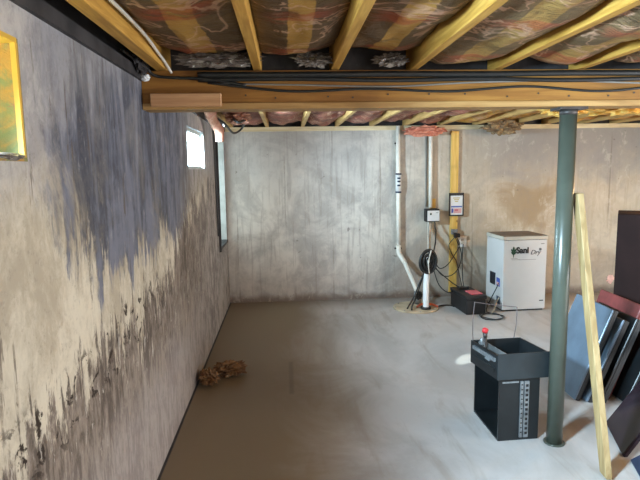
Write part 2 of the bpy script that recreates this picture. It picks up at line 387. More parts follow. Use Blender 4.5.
# sill plates and rim boards on top of the walls
bm = B(); bx(bm, XL + .0, YB - .02, ZT, XR, YB + .14, ZJ); struct('trim_2', bm, m_sill)
bm = B(); bx(bm, XL, YB + .10, ZJ, XR, YB + .14, 2.465); struct('trim_3', bm, m_dark)
bm = B(); bx(bm, XL - .14, YF, ZT, XL + .018, YB + .1, ZJ); bx(bm, XL - .14, YF, ZJ, XL - .02, YB + .1, 2.465); struct('trim_4', bm, m_dark)
bm = B(); bx(bm, XR, YF, ZT, XR + .14, YB + .1, 2.465); bx(bm, XL, YF - .14, ZT, XR, YF, 2.465); struct('trim_5', bm, m_dark)
bm = B(); bx(bm, XL, 3.092, 2.231, XR, 3.108, 2.464); struct('trim_6', bm, m_dark)  # dark board added above the beam, standing in for shaded voids between joists

# windows
def window(idx, a, b_, z0, z1, style):
    e = sempty('window_%d' % idx, (XL - .1, (a + b_) / 2, z0))
    t = .012
    bm = B()
    if style == 'mossy':
        bx(bm, XL - .2, b_ - t, z0, XL + .0, b_, z1); bx(bm, XL - .2, a, z0, XL, a + t, z1); bx(bm, XL - .2, a + t, z0, XL, b_ - t, z0 + t)
        obj('jamb', bm, m_moss, e)
        bm = B(); bx(bm, XL - .2, a + t, z1 - .014, XL + .002, b_ - t, z1); bx(bm, XL - .012, b_ - .024, z0 + t, XL + .003, b_ - t, z1 - .014)
        obj('edge_strip', bm, m_yelwood, e)
        bm = B(); crumple(bm, (XL - .02, b_ - .10, z0 + .013), (.035, .10, .012), .4, 5, 3, 4); obj('debris', bm, m_foil, e)
        gx = XL - .17
    elif style == 'vinyl':
        bx(bm, XL - .10, a, z0, XL - .03, b_, z0 + .03); bx(bm, XL - .10, a, z1 - .03, XL - .03, b_, z1)
        bx(bm, XL - .10, a, z0 + .03, XL - .03, a + .03, z1 - .03); bx(bm, XL - .10, b_ - .03, z0 + .03, XL - .03, b_, z1 - .03)
        bx(bm, XL - .08, (a + b_) / 2 - .02, z0 + .03, XL - .04, (a + b_) / 2 + .02, z1 - .03)
        bx(bm, XL - .03, a, z0, XL + .004, b_, z0 + .012); bx(bm, XL - .03, b_ - .012, z0 + .012, XL + .004, b_, z1)
        obj('frame', bm, m_greyp, e); gx = XL - .065
    else:
        bx(bm, XL - .2, b_ - t, z0 + t, XL - .002, b_, z1); obj('jamb', bm, m_greyp, e)
        bm = B(); bx(bm, XL - .02, a - .03, z0 - .03, XL + .022, a + .012, z1); bx(bm, XL - .2, a + .012, z0 - .02, XL + .012, b_, z0 + t)
        bx(bm, XL - .01, a - .11, z0 + .35, XL + .012, a - .09, z1 + .04)
        obj('frame', bm, m_dark, e)
        bm = B(); bx(bm, XL - .19, (a + b_) / 2 - .015, z0 + t, XL - .15, (a + b_) / 2 + .015, z1); obj('mullion', bm, m_vinyl, e); gx = XL - .17
    bm = B(); bx(bm, gx - .003, a + .002, z0 + .002, gx + .003, b_ - .014, z1 - .002); obj('pane', bm, m_glass, e)
for i, (wv, st) in enumerate(zip(WIN, ('vinyl', 'mossy', 'vinyl', 'tall'))): window(i + 1, *wv, st)

# ---------------------------------------------------------------- beam, joists, post
YB0, YB1 = 2.985, 3.125
t = thing('support_beam', 'long orange-brown built-up wooden beam crossing the ceiling on the steel post', 'beam', (2.0, 3.05, 2.03))
bm = B(); bx(bm, XL + .002, YB0, 2.060, XR - .05, YB1, ZJ - .001); obj('timber', bm, m_beam, t)
bm = B(); bx(bm, XL + .002, YB0 - .012, 2.027, XR - .05, YB1, 2.060); bev(bm, .003, 1); obj('bottom_plate', bm, m_beamlow, t)
random.seed(3)
for i in range(16):
    x = -.6 + i * .2 + random.uniform(-.05, .05); z = random.choice((2.085, 2.09, 2.10))
    bm = B(); cyl(bm, (x, YB0 - .004, z), (x, YB0 + .004, z), .005, seg=8); obj('nail', bm, m_rust, t)
bm = B(); bx(bm, -.700, YB0 - .042, 2.040, -.330, YB0 - .012, 2.108); bev(bm, .004, 1)
tag(obj('scrap_board', bm, m_block), 'short reddish board nailed to the left end of the beam face', 'board')

FJ = [-.640, -.137, .280, .712, 1.18, 1.655, 2.12, 2.59, 3.06, 3.53, 4.0, 4.47, 4.94, 5.41]
ordn = ['first', 'second', 'third', 'fourth', 'fifth', 'sixth', 'seventh', 'eighth', 'ninth', 'tenth', 'eleventh', 'twelfth', 'thirteenth', 'fourteenth']
for i, x in enumerate(FJ):
    if i > 8: continue
    wdt = .060 if i == 0 else .044
    bm = B(); bx(bm, -wdt / 2, YF + .05, 0, wdt / 2, 3.088, .235); bev(bm, .003, 1)
    o = obj('floor_joist', bm, m_joist); o.location = (x, 0, ZJ)
    tag(o, 'yellow wooden floor joist in front of the beam, %s from the left wall' % ordn[i], 'joist', 'floor joists in front of the beam')
BJ = [-.66, -.214, .232, .66, 1.10, 1.53, 1.98, 2.44, 2.90, 3.36, 3.82, 4.28, 4.74]
for i, x in enumerate(BJ):
    wdt = .04
    bm = B(); bx(bm, -wdt / 2, 3.112, 0, wdt / 2, YB + .09, .235); bev(bm, .003, 1)
    o = obj('floor_joist', bm, m_joist2); o.location = (x, 0, ZJ)
    tag(o, 'pale wooden floor joist beyond the beam, %s from the left wall' % ordn[i], 'joist', 'floor joists beyond the beam')

def batt(x0, x1, y0, y1, z, mat, label, group, seed, sag=.05, rag=.03, mess=1.0):
    w, L = x1 - x0, y1 - y0; nx, ny = 18, max(20, int(L / .05)); bm = B(); g = []
    lay = bm.verts.layers.float.new('across')
    for j in range(ny + 1):
        row = []
        for i in range(nx + 1):
            a = i / nx; yy = y0 + L * j / ny; p = Vector((a * w * 5, yy * 2.2, seed * 7.3))
            edge = 4 * a * (1 - a)
            zz = z - sag * edge * (.6 + .5 * noise.noise(p * .5)) + rag * mess * (noise.noise(p) + .5 * noise.noise(p * 2.6))
            e2 = min(1, (L * j / ny) / .15, (L - L * j / ny) / .15)
            zz += (1 - e2) * .03
            v = bm.verts.new((x0 + w * a, yy, min(zz, 2.42))); v[lay] = a; row.append(v)
        g.append(row)
    top = [[None] * 2 for _ in range(2)]
    for j in range(ny):
        for i in range(nx): f = bm.faces.new((g[j][i], g[j][i + 1], g[j + 1][i + 1], g[j + 1][i])); f.smooth = True
    # closed box above
    zt = 2.455
    ed = g[0] + [r[-1] for r in g[1:]] + g[-1][-2::-1] + [r[0] for r in g[-2:0:-1]]
    tp = [bm.verts.new((v.co.x, v.co.y, zt)) for v in ed]; n = len(ed)
    for a_ in range(n): bm.faces.new((ed[a_], tp[a_], tp[(a_ + 1) % n], ed[(a_ + 1) % n]))
    bm.faces.new(tp)
    return tag(obj('insulation_batt', bm, mat), label, 'insulation', group)
for i in range(8):
    a, b_ = FJ[i] + (.032 if i == 0 else .024), FJ[i + 1] - .024
    batt(a, b_, YF + .1, 2.965 - .03 * (i % 3), ZJ + (.085 if i == 0 else .075 if i < 3 else .050 if i < 4 else .030), m_batt if i < 3 else m_batt2,
         'kraft paper faced insulation batt in front of the beam, %s bay from the left' % ordn[i], 'insulation batts in front of the beam', i + 1,
         sag=(.05, .07, .075, .07, .06, .06, .05, .05)[i])
for i in range(12):
    a, b_ = BJ[i] + .022, BJ[i + 1] - .022
    mm = m_pink if i < 6 else m_yel
    batt(a, b_, 3.2, YB - .05, ZJ + .07, mm, ('pink' if i < 6 else 'yellow') + ' insulation batt beyond the beam, %s bay from the left' % ordn[i],
         'insulation batts beyond the beam', 20 + i, sag=.07, rag=.05)

t = thing('steel_post', 'round teal-grey painted steel column holding up the wooden beam', 'post', (1.6215, 3.04, 0))
bm = B(); cyl(bm, (1.6215, 3.04, .006), (1.6215, 3.04, 2.015), .047, seg=40); obj('column', bm, m_post, t)
bm = B(); bx(bm, 1.545, 2.975, 2.012, 1.70, 3.105, 2.0265); cyl(bm, (1.6215, 3.04, 1.985), (1.6215, 3.04, 2.013), .049, seg=32); obj('cap_plate', bm, m_rust, t)
bm = B(); cyl(bm, (1.6215, 3.04, 0), (1.6215, 3.04, .008), .062, seg=32); obj('base_plate', bm, m_post, t)

# cables on the beam
def cable(label, P, r, mat=m_cable, name='cable', group=None):
    bm = B(); tube(bm, P, r); return tag(obj(name, bm, mat), label, 'cable', group)
yf = YB0 - .013
random.seed(7)
def run(zs, y, r, x0=-.45, x1=3.6):
    n = len(zs); return [(x0 + (x1 - x0) * i / (n - 1), y, z) for i, z in enumerate(zs)]
cable('thick black cable running along the very top of the beam', run([2.205, 2.203, 2.205, 2.202, 2.206, 2.204, 2.203, 2.204, 2.204], yf - .006, 0), .016)
cable('second black cable just under the top one on the beam', run([2.178, 2.182, 2.172, 2.178, 2.168, 2.176, 2.176, 2.172, 2.176], yf - .002, 0), .012)
cable('black cable sagging in waves across the beam face, lowest of them', run([2.165, 2.118, 2.128, 2.112, 2.136, 2.108, 2.142, 2.150, 2.140, 2.138], yf, 0, -.4, 3.5), .007)
cable('thin grey cable weaving between the black cables on the beam', run([2.16, 2.150, 2.140, 2.160, 2.165, 2.150, 2.158, 2.150, 2.160], yf + .001, 0, -.38, 3.5), .005, m_gcable)
cable('white cable stapled along the side of the joist nearest the left wall', [(-.596, -1, 2.29), (-.594, .8, 2.290), (-.590, 1.6, 2.290), (-.588, 2.1, 2.290), (-.590, 2.45, 2.285), (-.596, 2.75, 2.262), (-.598, 2.88, 2.250), (-.585, 2.955, 2.215)], .0075, m_wcable)
cable('black cable hooking down round the beam end by the left wall', [(-.73, 2.6, 2.255), (-.71, 2.9, 2.235), (-.67, 2.955, 2.20), (-.58, 2.962, 2.190), (-.40, 2.965, 2.182), (-.2, 2.968, 2.150)], .008)
bm = B(); crumple(bm, (-.715, 2.93, 2.186), (.024, .02, .02), .3, 5, 3, 2); tag(obj('tape_scrap', bm, m_vinyl), 'small white scrap stuck at the left end of the beam', 'scrap')
bm = B(); crumple(bm, (-.712, 2.86, 2.25), (.022, .12, .055), .35, 5, 4, 6); tag(obj('sealing_wrap', bm, m_dark), 'black crumpled wrap over the sill where the beam meets the left wall', 'wrap')

# crumpled plastic at the batt ends
for k, (x, y, s, lab) in enumerate([(-.33, 2.86, (.19, .06, .035), 'crumpled clear plastic above the beam, in the first bay from the left'),
                            (.16, 2.88, (.09, .05, .03), 'crumpled clear plastic above the beam, in the second bay from the left'),
                            (.57, 2.88, (.08, .05, .028), 'crumpled clear plastic above the beam, in the third bay from the left')]):
    bm = B(); crumple(bm, (x, y, 2.262), s, .7, 8, 4, 11 + k); tag(obj('plastic_scrap', bm, m_foil), lab, 'plastic', 'crumpled plastic above the beam')

# hanging scraps beyond the beam
bm = B(); crumple(bm, (2.50, 4.7, 2.20), (.16, .25, .06), .7, 7, 4, 15); tag(obj('insulation_scrap', bm, m_yelclump), 'bright yellow insulation clump under the joists just left of the steel post top', 'insulation')
bm = B(); crumple(bm, (3.05, 4.7, 2.205), (.30, .30, .055), .7, 7, 4, 16); tag(obj('insulation_scrap', bm, m_yelclump), 'bright yellow insulation clump under the joists right of the steel post top', 'insulation')
bm = B(); crumple(bm, (1.74, 6.70, 2.150), (.25, .10, .065), .35, 6, 4, 3); tag(obj('insulation_scrap', bm, m_fibre), 'pink insulation scrap hanging at the top of the back wall above the white pipes', 'insulation')
bm = B(); crumple(bm, (2.68, 6.60, 2.185), (.22, .10, .09), .6, 6, 4, 5); tag(obj('insulation_scrap', bm, m_fibre2), 'brown torn insulation clump hanging right of the yellow wall board', 'insulation')
bm = B(); tube(bm, [(-.66, 4.9, 2.26), (-.66, 4.98, 2.20), (-.63, 5.06, 2.13), (-.60, 5.10, 2.05), (-.60, 5.12, 1.98)], .045, 12)
for v in bm.verts: v.co += Vector((noise.noise(v.co * 14), noise.noise(v.co * 14 + Vector((5, 0, 0))), noise.noise(v.co * 11))) * .03
tag(obj('insulation_roll', bm, m_fibre3), 'pale pink roll of insulation drooping beside the far left window', 'insulation')
bm = B(); crumple(bm, (-.44, 5.3, 2.20), (.11, .10, .06), .5, 6, 4, 8); tag(obj('insulation_scrap', bm, m_fibre3), 'torn pink insulation clump beside the drooping roll near the left wall', 'insulation')
cable('black cable bundle looping under the joists near the far left window', [(-.72, 5.3, 2.24), (-.60, 5.5, 2.17), (-.55, 5.9, 2.10), (-.5, 6.3, 2.16), (-.42, 6.0, 2.22), (-.35, 5.5, 2.22), (-.42, 5.1, 2.14), (-.50, 5.3, 2.21)], .012)
bm = B(); tube(bm, [(-.74, 5.72, 2.2), (-.735, 5.74, 1.9), (-.735, 5.76, 1.5), (-.735, 5.80, 1.0)], .008)
tag(obj('cable', bm, m_cable), 'thin black cable hanging down the left wall beside the tall window', 'cable')

# ---------------------------------------------------------------- fittings on the back wall
YW = YB
t = thing('wall_board', 'tall narrow yellow timber board fixed upright to the back wall', 'board', (2.17, YW - .02, .08))
bm = B(); bx(bm, 2.118, YW - .038, .06, 2.215, YW, ZT - .02); bev(bm, .003, 1); obj('board', bm, m_board, t)
t = thing('framed_notice', 'small dark framed printed notice hung on the yellow wall board', 'notice', (2.185, YW - .05, 1.07))
bm = B(); x0, x1, z0, z1 = 2.095, 2.285, 1.075, 1.372; y0 = YW - .062
for a in ((x0, z0, x0 + .014, z1), (x1 - .014, z0, x1, z1), (x0, z0, x1, z0 + .014), (x0, z1 - .035, x1, z1)): bx(bm, a[0], y0, a[1], a[2], YW - .038, a[3])
obj('frame', bm, m_black, t)
bm = B(); bx(bm, x0 + .012, y0 + .008, z0 + .012, x1 - .012, YW - .040, z1 - .03); obj('sheet', bm, m_label, t)
def plate(name, xa, za, xb, zb, mat, par, y=y0 + .0055): 
    bm = B(); bx(bm, xa, y, za, xb, y + .003, zb); return obj(name, bm, mat, par)
plate('blue_bar', x0 + .025, 1.185, x1 - .022, 1.203, m_blue, t)
plate('red_block', x0 + .030, 1.115, x0 + .055, 1.172, m_blue, t)
plate('pink_panel', x0 + .062, 1.110, x1 - .030, 1.172, m_pinkp, t)
plate('red_panel', x0 + .075, 1.140, x0 + .115, 1.160, m_redp, t, y0 + .003)
bm = B()
for k in range(3): bx(bm, x0 + .05 + .012 * k, y0 + .0055, 1.300 - .022 * k, x1 - .05 - .012 * k, y0 + .008, 1.312 - .022 * k)
obj('printed_lines', bm, m_yelp, t)
t = thing('power_plug', 'grey and black plug adapter on the yellow board below the notice', 'plug', (2.17, YW - .06, .82))
bm = B(); bx(bm, 2.125, YW - .075, .835, 2.21, YW - .038, .905); bev(bm, .008); obj('outlet_box', bm, m_galv, t)
bm = B(); bx(bm, 2.150, YW - .115, .80, 2.185, YW - .075, .862); bx(bm, 2.195, YW - .105, .80, 2.232, YW - .060, .85); bev(bm, .005); obj('plug', bm, m_black, t)
t = thing('outlet_cover', 'square white outlet cover on the back wall right of the yellow board', 'outlet', (2.29, YW, .66))
bm = B(); bx(bm, 2.232, YW - .012, .662, 2.348, YW, .800); bev(bm, .004); obj('cover', bm, m_label, t)
for z in (.700, .745):
    bm = B(); bx(bm, 2.272, YW - .015, z, 2.308, YW - .010, z + .022); obj('socket', bm, m_cream, t)

# pump pit with discharge pipes
t = thing('sump_pit_cover', 'round dusty cream sump pit lid on the floor by the back wall', 'lid', (1.56, 6.32, 0))
bm = B(); cyl(bm, (1.55, 6.32, 0), (1.55, 6.32, .018), .275, .270, 48); obj('lid', bm, m_lid, t)
for k in range(8):
    bm = B(); cyl(bm, (1.55 + .25 * math.cos(k * .785), 6.32 + .25 * math.sin(k * .785), .018), (1.55 + .25 * math.cos(k * .785), 6.32 + .25 * math.sin(k * .785), .024), .008, seg=8); obj('bolt', bm, m_galv, t)
t = thing('discharge_pipe', 'white pipe running down the back wall and bending right to the sump lid', 'pipe', (1.6, 6.5, .02))
bm = B(); tube(bm, [(1.427, 6.80, 2.225), (1.432, 6.80, 1.4), (1.440, 6.80, .72)], .027, 14, False); obj('upright', bm, m_pvc, t)
bm = B(); tube(bm, [(1.44, 6.80, .71), (1.442, 6.80, .62), (1.468, 6.775, .56), (1.50, 6.72, .50)], .031, 14); obj('elbow', bm, m_pvc, t)
bm = B(); tube(bm, [(1.495, 6.73, .51), (1.60, 6.53, .20), (1.605, 6.50, .16)], .026, 14, False); obj('angled_run', bm, m_pvc, t)
bm = B(); cyl(bm, (1.605, 6.46, .018), (1.605, 6.46, .17), .045, .042, 20); obj('coupling', bm, m_galv, t)
bm = B(); cyl(bm, (1.434, 6.80, 1.40), (1.432, 6.80, 1.62), .036, seg=18); obj('check_valve', bm, m_label, t)
for z in (1.385, 1.615):
    bm = B(); cyl(bm, (1.433, 6.80, z), (1.433, 6.80, z + .02), .038, seg=18); obj('valve_band', bm, m_blued, t)
for z in (1.47, 1.52, 1.56):
    bm = B(); bx(bm, 1.412, 6.760, z, 1.452, 6.768, z + .022); obj('valve_label', bm, m_blued, t)
for q in ((1.395, .655, 1.485), (1.39, 2.0, 1.46)):
    bm = B(); bx(bm, q[0], 6.825, q[1], q[2], YW - .001, q[1] + .02); obj('strap', bm, m_rust, t)
t = thing('sump_pipe', 'white pipe dropping past the black coil straight into the sump lid', 'pipe', (1.66, 6.3, .02))
bm = B(); tube(bm, [(1.845, 6.80, 2.225), (1.850, 6.80, 1.19)], .022, 14, False); obj('upper_upright', bm, m_pvc, t)
bm = B(); tube(bm, [(1.838, 6.80, 1.00), (1.835, 6.79, .90), (1.80, 6.65, .76), (1.745, 6.45, .62)], .020, 12); obj('bent_run', bm, m_pvc, t)
bm = B(); tube(bm, [(1.735, 6.42, .60), (1.70, 6.36, .45), (1.665, 6.27, .30), (1.650, 6.22, .15), (1.645, 6.20, .022)], .036, 16); obj('lower_upright', bm, m_vinyl, t)
bm = B(); cyl(bm, (1.645, 6.20, .018), (1.645, 6.20, .045), .062, seg=24); obj('collar', bm, m_black, t)
bm = B(); tube(bm, [(1.800, 6.845, 2.17), (1.803, 6.845, 1.6), (1.805, 6.843, 1.20)], .008); tag(obj('conduit', bm, m_gcable), 'thin grey conduit beside the upper white pipe above the control box', 'pipe')
t = thing('pump_control_box', 'small white control box with dark top on the back wall between pipe and notice', 'box', (1.86, 6.76, 1.0))
bm = B(); bx(bm, 1.780, 6.735, 1.012, 1.952, YW, 1.175); bev(bm, .006); obj('housing', bm, m_black, t)
bm = B(); bx(bm, 1.795, 6.722, 1.022, 1.948, 6.738, 1.155); bev(bm, .004); obj('face', bm, m_label, t)
bm = B(); bx(bm, 1.825, 6.718, 1.10, 1.845, 6.724, 1.125); obj('indicator', bm, m_green, t)
bm = B(); bx(bm, 1.90, 6.718, 1.125, 1.93, 6.724, 1.13); obj('printed_line', bm, m_ink, t)
bm = B(); bx(bm, 1.850, YW - .03, 1.18, 1.925, YW, 1.30); obj('mounting_board', bm, m_board, t)
# black coil
bm = B()
for k in range(14):
    rr = .030 + .0062 * k; P = []
    for j in range(17):
        a = 2 * math.pi * j / 16; P.append((1.672 + rr * math.cos(a) * .95 + .008 * math.sin(k), 6.20 + .011 * (k % 6) + .02 * math.cos(a), .585 + rr * 1.30 * math.sin(a) + .01 * math.cos(k * 2)))
    tube(bm, P, .0105, 8, True, 3)
tag(obj('cable_coil', bm, m_cable), 'thick coil of black cable tied around the sump pipe', 'cable')
bm = B(); tube(bm, [(1.70, 6.19, .73), (1.665, 6.175, .585), (1.68, 6.19, .45)], .007); tag(obj('cable_tie', bm, m_wcable), 'pale strap tying the black cable coil', 'strap')
cable('black cable from the coil down to the left side of the sump lid', [(1.70, 6.36, .50), (1.60, 6.32, .32), (1.52, 6.28, .15), (1.44, 6.22, .05), (1.42, 6.20, .028)], .010)
cable('black cable from the coil to the pump coupling on the sump lid', [(1.69, 6.38, .46), (1.62, 6.38, .28), (1.55, 6.30, .14), (1.48, 6.20, .06), (1.46, 6.14, .028)], .010)
cable('tan cable from the coil down towards the sump lid', [(1.72, 6.38, .48), (1.63, 6.37, .36), (1.57, 6.34, .18), (1.53, 6.30, .06)], .007, m_lid)
bm = B(); crumple(bm, (1.60, 6.38, .14), (.045, .04, .055), .4, 6, 3, 9); tag(obj('cable_grommet', bm, m_black), 'black rubber seal where cables enter beside the sump pipe', 'seal')
cable('red-orange hose ring lying on the sump lid behind the white pipe', [(1.55, 6.26, .03), (1.62, 6.30, .05), (1.74, 6.30, .045), (1.80, 6.24, .03)], .014, m_orange, 'hose')
cable('black cables from control box down the white pipe to the coil', [(1.895, 6.76, 1.01), (1.90, 6.72, .90), (1.86, 6.58, .78), (1.80, 6.44, .68), (1.77, 6.40, .60)], .009)
cable('grey cable beside the bent white pipe below the control box', [(1.825, 6.76, 1.01), (1.815, 6.74, .90), (1.78, 6.60, .76), (1.74, 6.44, .64)], .006, m_gcable)
cable('black cable swagging from the coil up to the plug, highest swag', [(1.80, 6.40, .56), (1.88, 6.45, .46), (2.02, 6.60, .47), (2.16, 6.74, .58), (2.23, 6.77, .70), (2.19, 6.77, .80)], .006)
cable('black cable swagging from the coil to the battery box, middle swag', [(1.80, 6.38, .50), (1.90, 6.40, .38), (2.05, 6.50, .36), (2.18, 6.62, .44), (2.24, 6.72, .60), (2.17, 6.76, .80)], .006)
cable('black cable swagging lowest from the coil to the battery box', [(1.78, 6.36, .46), (1.84, 6.34, .28), (1.95, 6.34, .18), (2.05, 6.36, .20), (2.11, 6.34, .225)], .006)
cable('black cable straight from the coil to the battery box top', [(1.80, 6.38, .48), (1.92, 6.36, .37), (2.03, 6.34, .28), (2.12, 6.30, .228)], .006)
cable('black cable dropping from the outlet to the battery box', [(2.30, YW - .02, .70), (2.28, 6.80, .50), (2.22, 6.60, .35), (2.17, 6.40, .228)], .006)
cable('black cable curling down the left edge of the yellow board', [(2.16, YW - .10, .80), (2.10, YW - .06, .70), (2.14, YW - .055, .58), (2.20, YW - .06, .48), (2.18, 6.6, .34), (2.15, 6.40, .230)], .005)

# battery box
ang = math.atan2(.106, .215)
t = thing('battery_box', 'black lidded battery box on the floor left of the white cabinet', 'box', (2.16, 6.22, 0))
rb = Matrix.Rotation(.06, 3, 'Z'); pv = (2.05, 5.93, 0)
bm = B(); bx(bm, 2.05, 5.93, 0, 2.285, 6.44, .175, rb, pv); bev(bm, .012); obj('case', bm, m_black, t)
bm = B(); bx(bm, 2.042, 5.922, .176, 2.293, 6.448, .222, rb, pv); bev(bm, .012); obj('lid', bm, m_black, t)
bm = B(); bx(bm, 2.13, 5.99, .223, 2.27, 6.18, .234, rb, pv); bev(bm, .004); obj('red_label', bm, m_redp, t)
bm = B(); bx(bm, 2.10, 6.28, .223, 2.22, 6.34, .250, rb, pv); bev(bm, .006); obj('terminal_block', bm, m_black, t)

# dehumidifier
t = thing('dehumidifier', 'upright white dehumidifier cabinet standing against the back wall', 'dehumidifier', (2.76, 6.26, 0))
rd = Matrix.Rotation(R(2.5), 3, 'Z'); pd = Vector((2.507, 6.02, 0))
W, Dp, Hh = .530, .47, .845
def dloc(x, y, z): return pd + rd @ Vector((x, y, z))
bm = B(); bx(bm, 2.507, 6.02, .02, 2.507 + W, 6.02 + Dp, Hh, rd, pd); bev(bm, .008); obj('cabinet', bm, m_white, t)
bm = B(); bx(bm, 2.501, 6.012, Hh + .004, 2.513 + W, 6.026 + Dp, Hh + .045, rd, pd); bev(bm, .008); obj('top_lid', bm, m_cream, t)
bm = B(); bx(bm, 2.512, 6.024, Hh + .046, 2.502 + W, 6.015 + Dp, Hh + .051, rd, pd); obj('top_face', bm, m_lidtop, t)  # thin layer that makes the lid's top surface darker brown
bm = B(); bx(bm, 2.515, 6.03, Hh - .002, 2.50 + W, 6.01 + Dp, Hh + .006, rd, pd); obj('lid_seal', bm, m_rust, t)
bm = B(); bx(bm, 2.525, 6.04, 0, 2.49 + W, 6.0 + Dp, .022, rd, pd); obj('plinth', bm, m_black, t)
def side(name, ya, za, yb, zb, mat):
    bm = B(); bx(bm, 2.507 - .004, 6.02 + ya, za, 2.507 + .002, 6.02 + yb, zb, rd, pd); return obj(name, bm, mat, t)
bm = B()
for k in range(9): bx(bm, 2.507 - .006, 6.02 + .205 + k * .0155, .285, 2.507 - .003, 6.02 + .213 + k * .0155, .425, rd, pd)
side('side_grille', .20, .28, .35, .43, m_grill); obj('grille_slat', bm, m_black, t)
side('side_label', .075, .285, .165, .385, m_blue); 
bm = B(); bx(bm, 2.507 - .006, 6.02 + .085, .30, 2.507 - .003, 6.02 + .155, .335, rd, pd); obj('red_mark', bm, m_pinkp, t)
side('lower_vent', .060, .075, .150, .165, m_grill)
def front(name, xa, za, xb, zb, mat, d=.003):
    bm = B(); bx(bm, 2.507 + xa, 6.02 - d, za, 2.507 + xb, 6.022, zb, rd, pd); return obj(name, bm, mat, t)
front('small_badge', .455, .115, .505, .127, m_ink)
front('corner_badge', .455, .795, .495, .803, m_gcable)
def text(name, s, size, loc, mat, shear=0, off=0.0, par=None, sx=1):
    cu = bpy.data.curves.new(name, 'FONT'); cu.body = s; cu.size = size; cu.extrude = .0015; cu.offset = off; cu.shear = shear
    tmp = bpy.data.objects.new('tmp', cu); C.objects.link(tmp)
    dg = bpy.context.evaluated_depsgraph_get(); me = bpy.data.meshes.new_from_object(tmp.evaluated_get(dg))
    bpy.data.objects.remove(tmp); me.name = name; me.materials.clear(); me.materials.append(mat)
    mm = Matrix.Translation(Vector(loc)) @ Matrix.Rotation(R(2.5), 4, 'Z') @ Matrix.Rotation(R(90), 4, 'X') @ Matrix.Diagonal((sx, 1, 1, 1))
    me.transform(mm); o = bpy.data.objects.new(name, me); C.objects.link(o); o.parent = par; o.location = -WL[par.name]; return o
text('bold_lettering', 'Sani', .100, dloc(.152, -.004, .695), m_ink, 0, .004, t, .95)
text('script_lettering', 'Dry', .078, dloc(.322, -.004, .675), m_ink, .35, -.0008, t)
text('trademark_lettering', '\u00ae', .04, dloc(.430, -.004, .72), m_ink, 0, 0, t)
bm = B()      # leafy plant emblem
def leaf(cx, cz, l, w, a):
    vs_ = []
    for k in range(14):
        q = 2 * math.pi * k / 14; px, pz = w * math.sin(q), l * (math.cos(q)); ca, sa = math.cos(a), math.sin(a)
        vs_.append(bm.verts.new(dloc(cx + px * ca + pz * sa, -.004, cz - px * sa + pz * ca)))
    bm.faces.new(vs_)
for a in ((.120, .745, .030, .012, 0), (.104, .722, .028, .011, -.5), (.137, .722, .028, .011, .5), (.108, .693, .024, .010, -.8), (.133, .693, .024, .010, .8), (.120, .675, .034, .006, 0)): leaf(*a)
obj('plant_emblem', bm, m_green, t)
bm = B()
for k, (xa, xb) in enumerate(((.09, .17), (.10, .20), (.19, .40))): bx(bm, 2.507 + xa, 6.017, .630 - .014 * k + (.012 if k == 2 else 0), 2.507 + xb, 6.021, .634 - .014 * k + (.012 if k == 2 else 0), rd, pd)
obj('small_print', bm, m_gcable, t)
cable('black cable from the dehumidifier side to the battery box', [(2.50, 6.12, .33), (2.46, 6.10, .26), (2.40, 6.08, .16), (2.34, 6.06, .05), (2.33, 6.03, .012)], .006)
cable('green cable curling from the dehumidifier vent to the floor', [(2.50, 6.10, .15), (2.45, 6.04, .12), (2.40, 5.98, .05), (2.36, 5.95, .010), (2.33, 5.90, .010)], .006, m_lid)
P = []
for j in range(26):
    a = 2 * math.pi * j / 12 + .5; rr = .11 + .012 * math.sin(j * 1.3)
    P.append((2.30 + rr * 1.1 * math.cos(a), 5.80 + rr * 1.15 * math.sin(a), .010 + .004 * (j // 9)))
cable('black cord coiled in a loop on the floor before the battery box', P + [(2.36, 5.95, .01), (2.31, 6.0, .012)], .006)
cable('black cord lying on the floor from the sump lid to the battery box', [(1.84, 6.33, .012), (1.92, 6.38, .008), (2.00, 6.36, .008), (2.06, 6.30, .008)][:3] + [(2.02, 6.30, .008)], .007)

# ---------------------------------------------------------------- cabinet box with drawer on it
t = thing('black_pedestal', 'black open-sided metal pedestal case with perforated slide rail beside the post', 'case', (1.40, 3.3, 0))
A0 = Vector((1.282, 3.085, 0)); ux = Vector((.262, .012, 0)); uy = Vector((-.004, .42, 0)); HZ = .405; th = .012
nx_, ny_ = ux.normalized(), uy.normalized()
bm = B(); skewbox(bm, A0 + Vector((0, 0, 0)), ux, (0, 0, HZ), ny_ * th); obj('front_panel', bm, m_blackm, t)
bm = B(); skewbox(bm, A0 + uy - ny_ * th, ux, (0, 0, HZ), ny_ * th); obj('rear_panel', bm, m_blackm, t)
bm = B(); skewbox(bm, A0 + ux - nx_ * th + ny_ * th, uy - ny_ * 2 * th, (0, 0, HZ), nx_ * th); obj('side_panel', bm, m_blackm, t)
bm = B(); skewbox(bm, A0 + ny_ * th, ux - nx_ * th, uy - ny_ * 2 * th, (0, 0, th)); obj('bottom_panel', bm, m_blackm, t)
bm = B(); skewbox(bm, A0 + ny_ * th + Vector((.03, 0, HZ - th)), ux - nx_ * (th + .03), uy - ny_ * 2 * th, (0, 0, th)); obj('top_panel', bm, m_blackm, t)
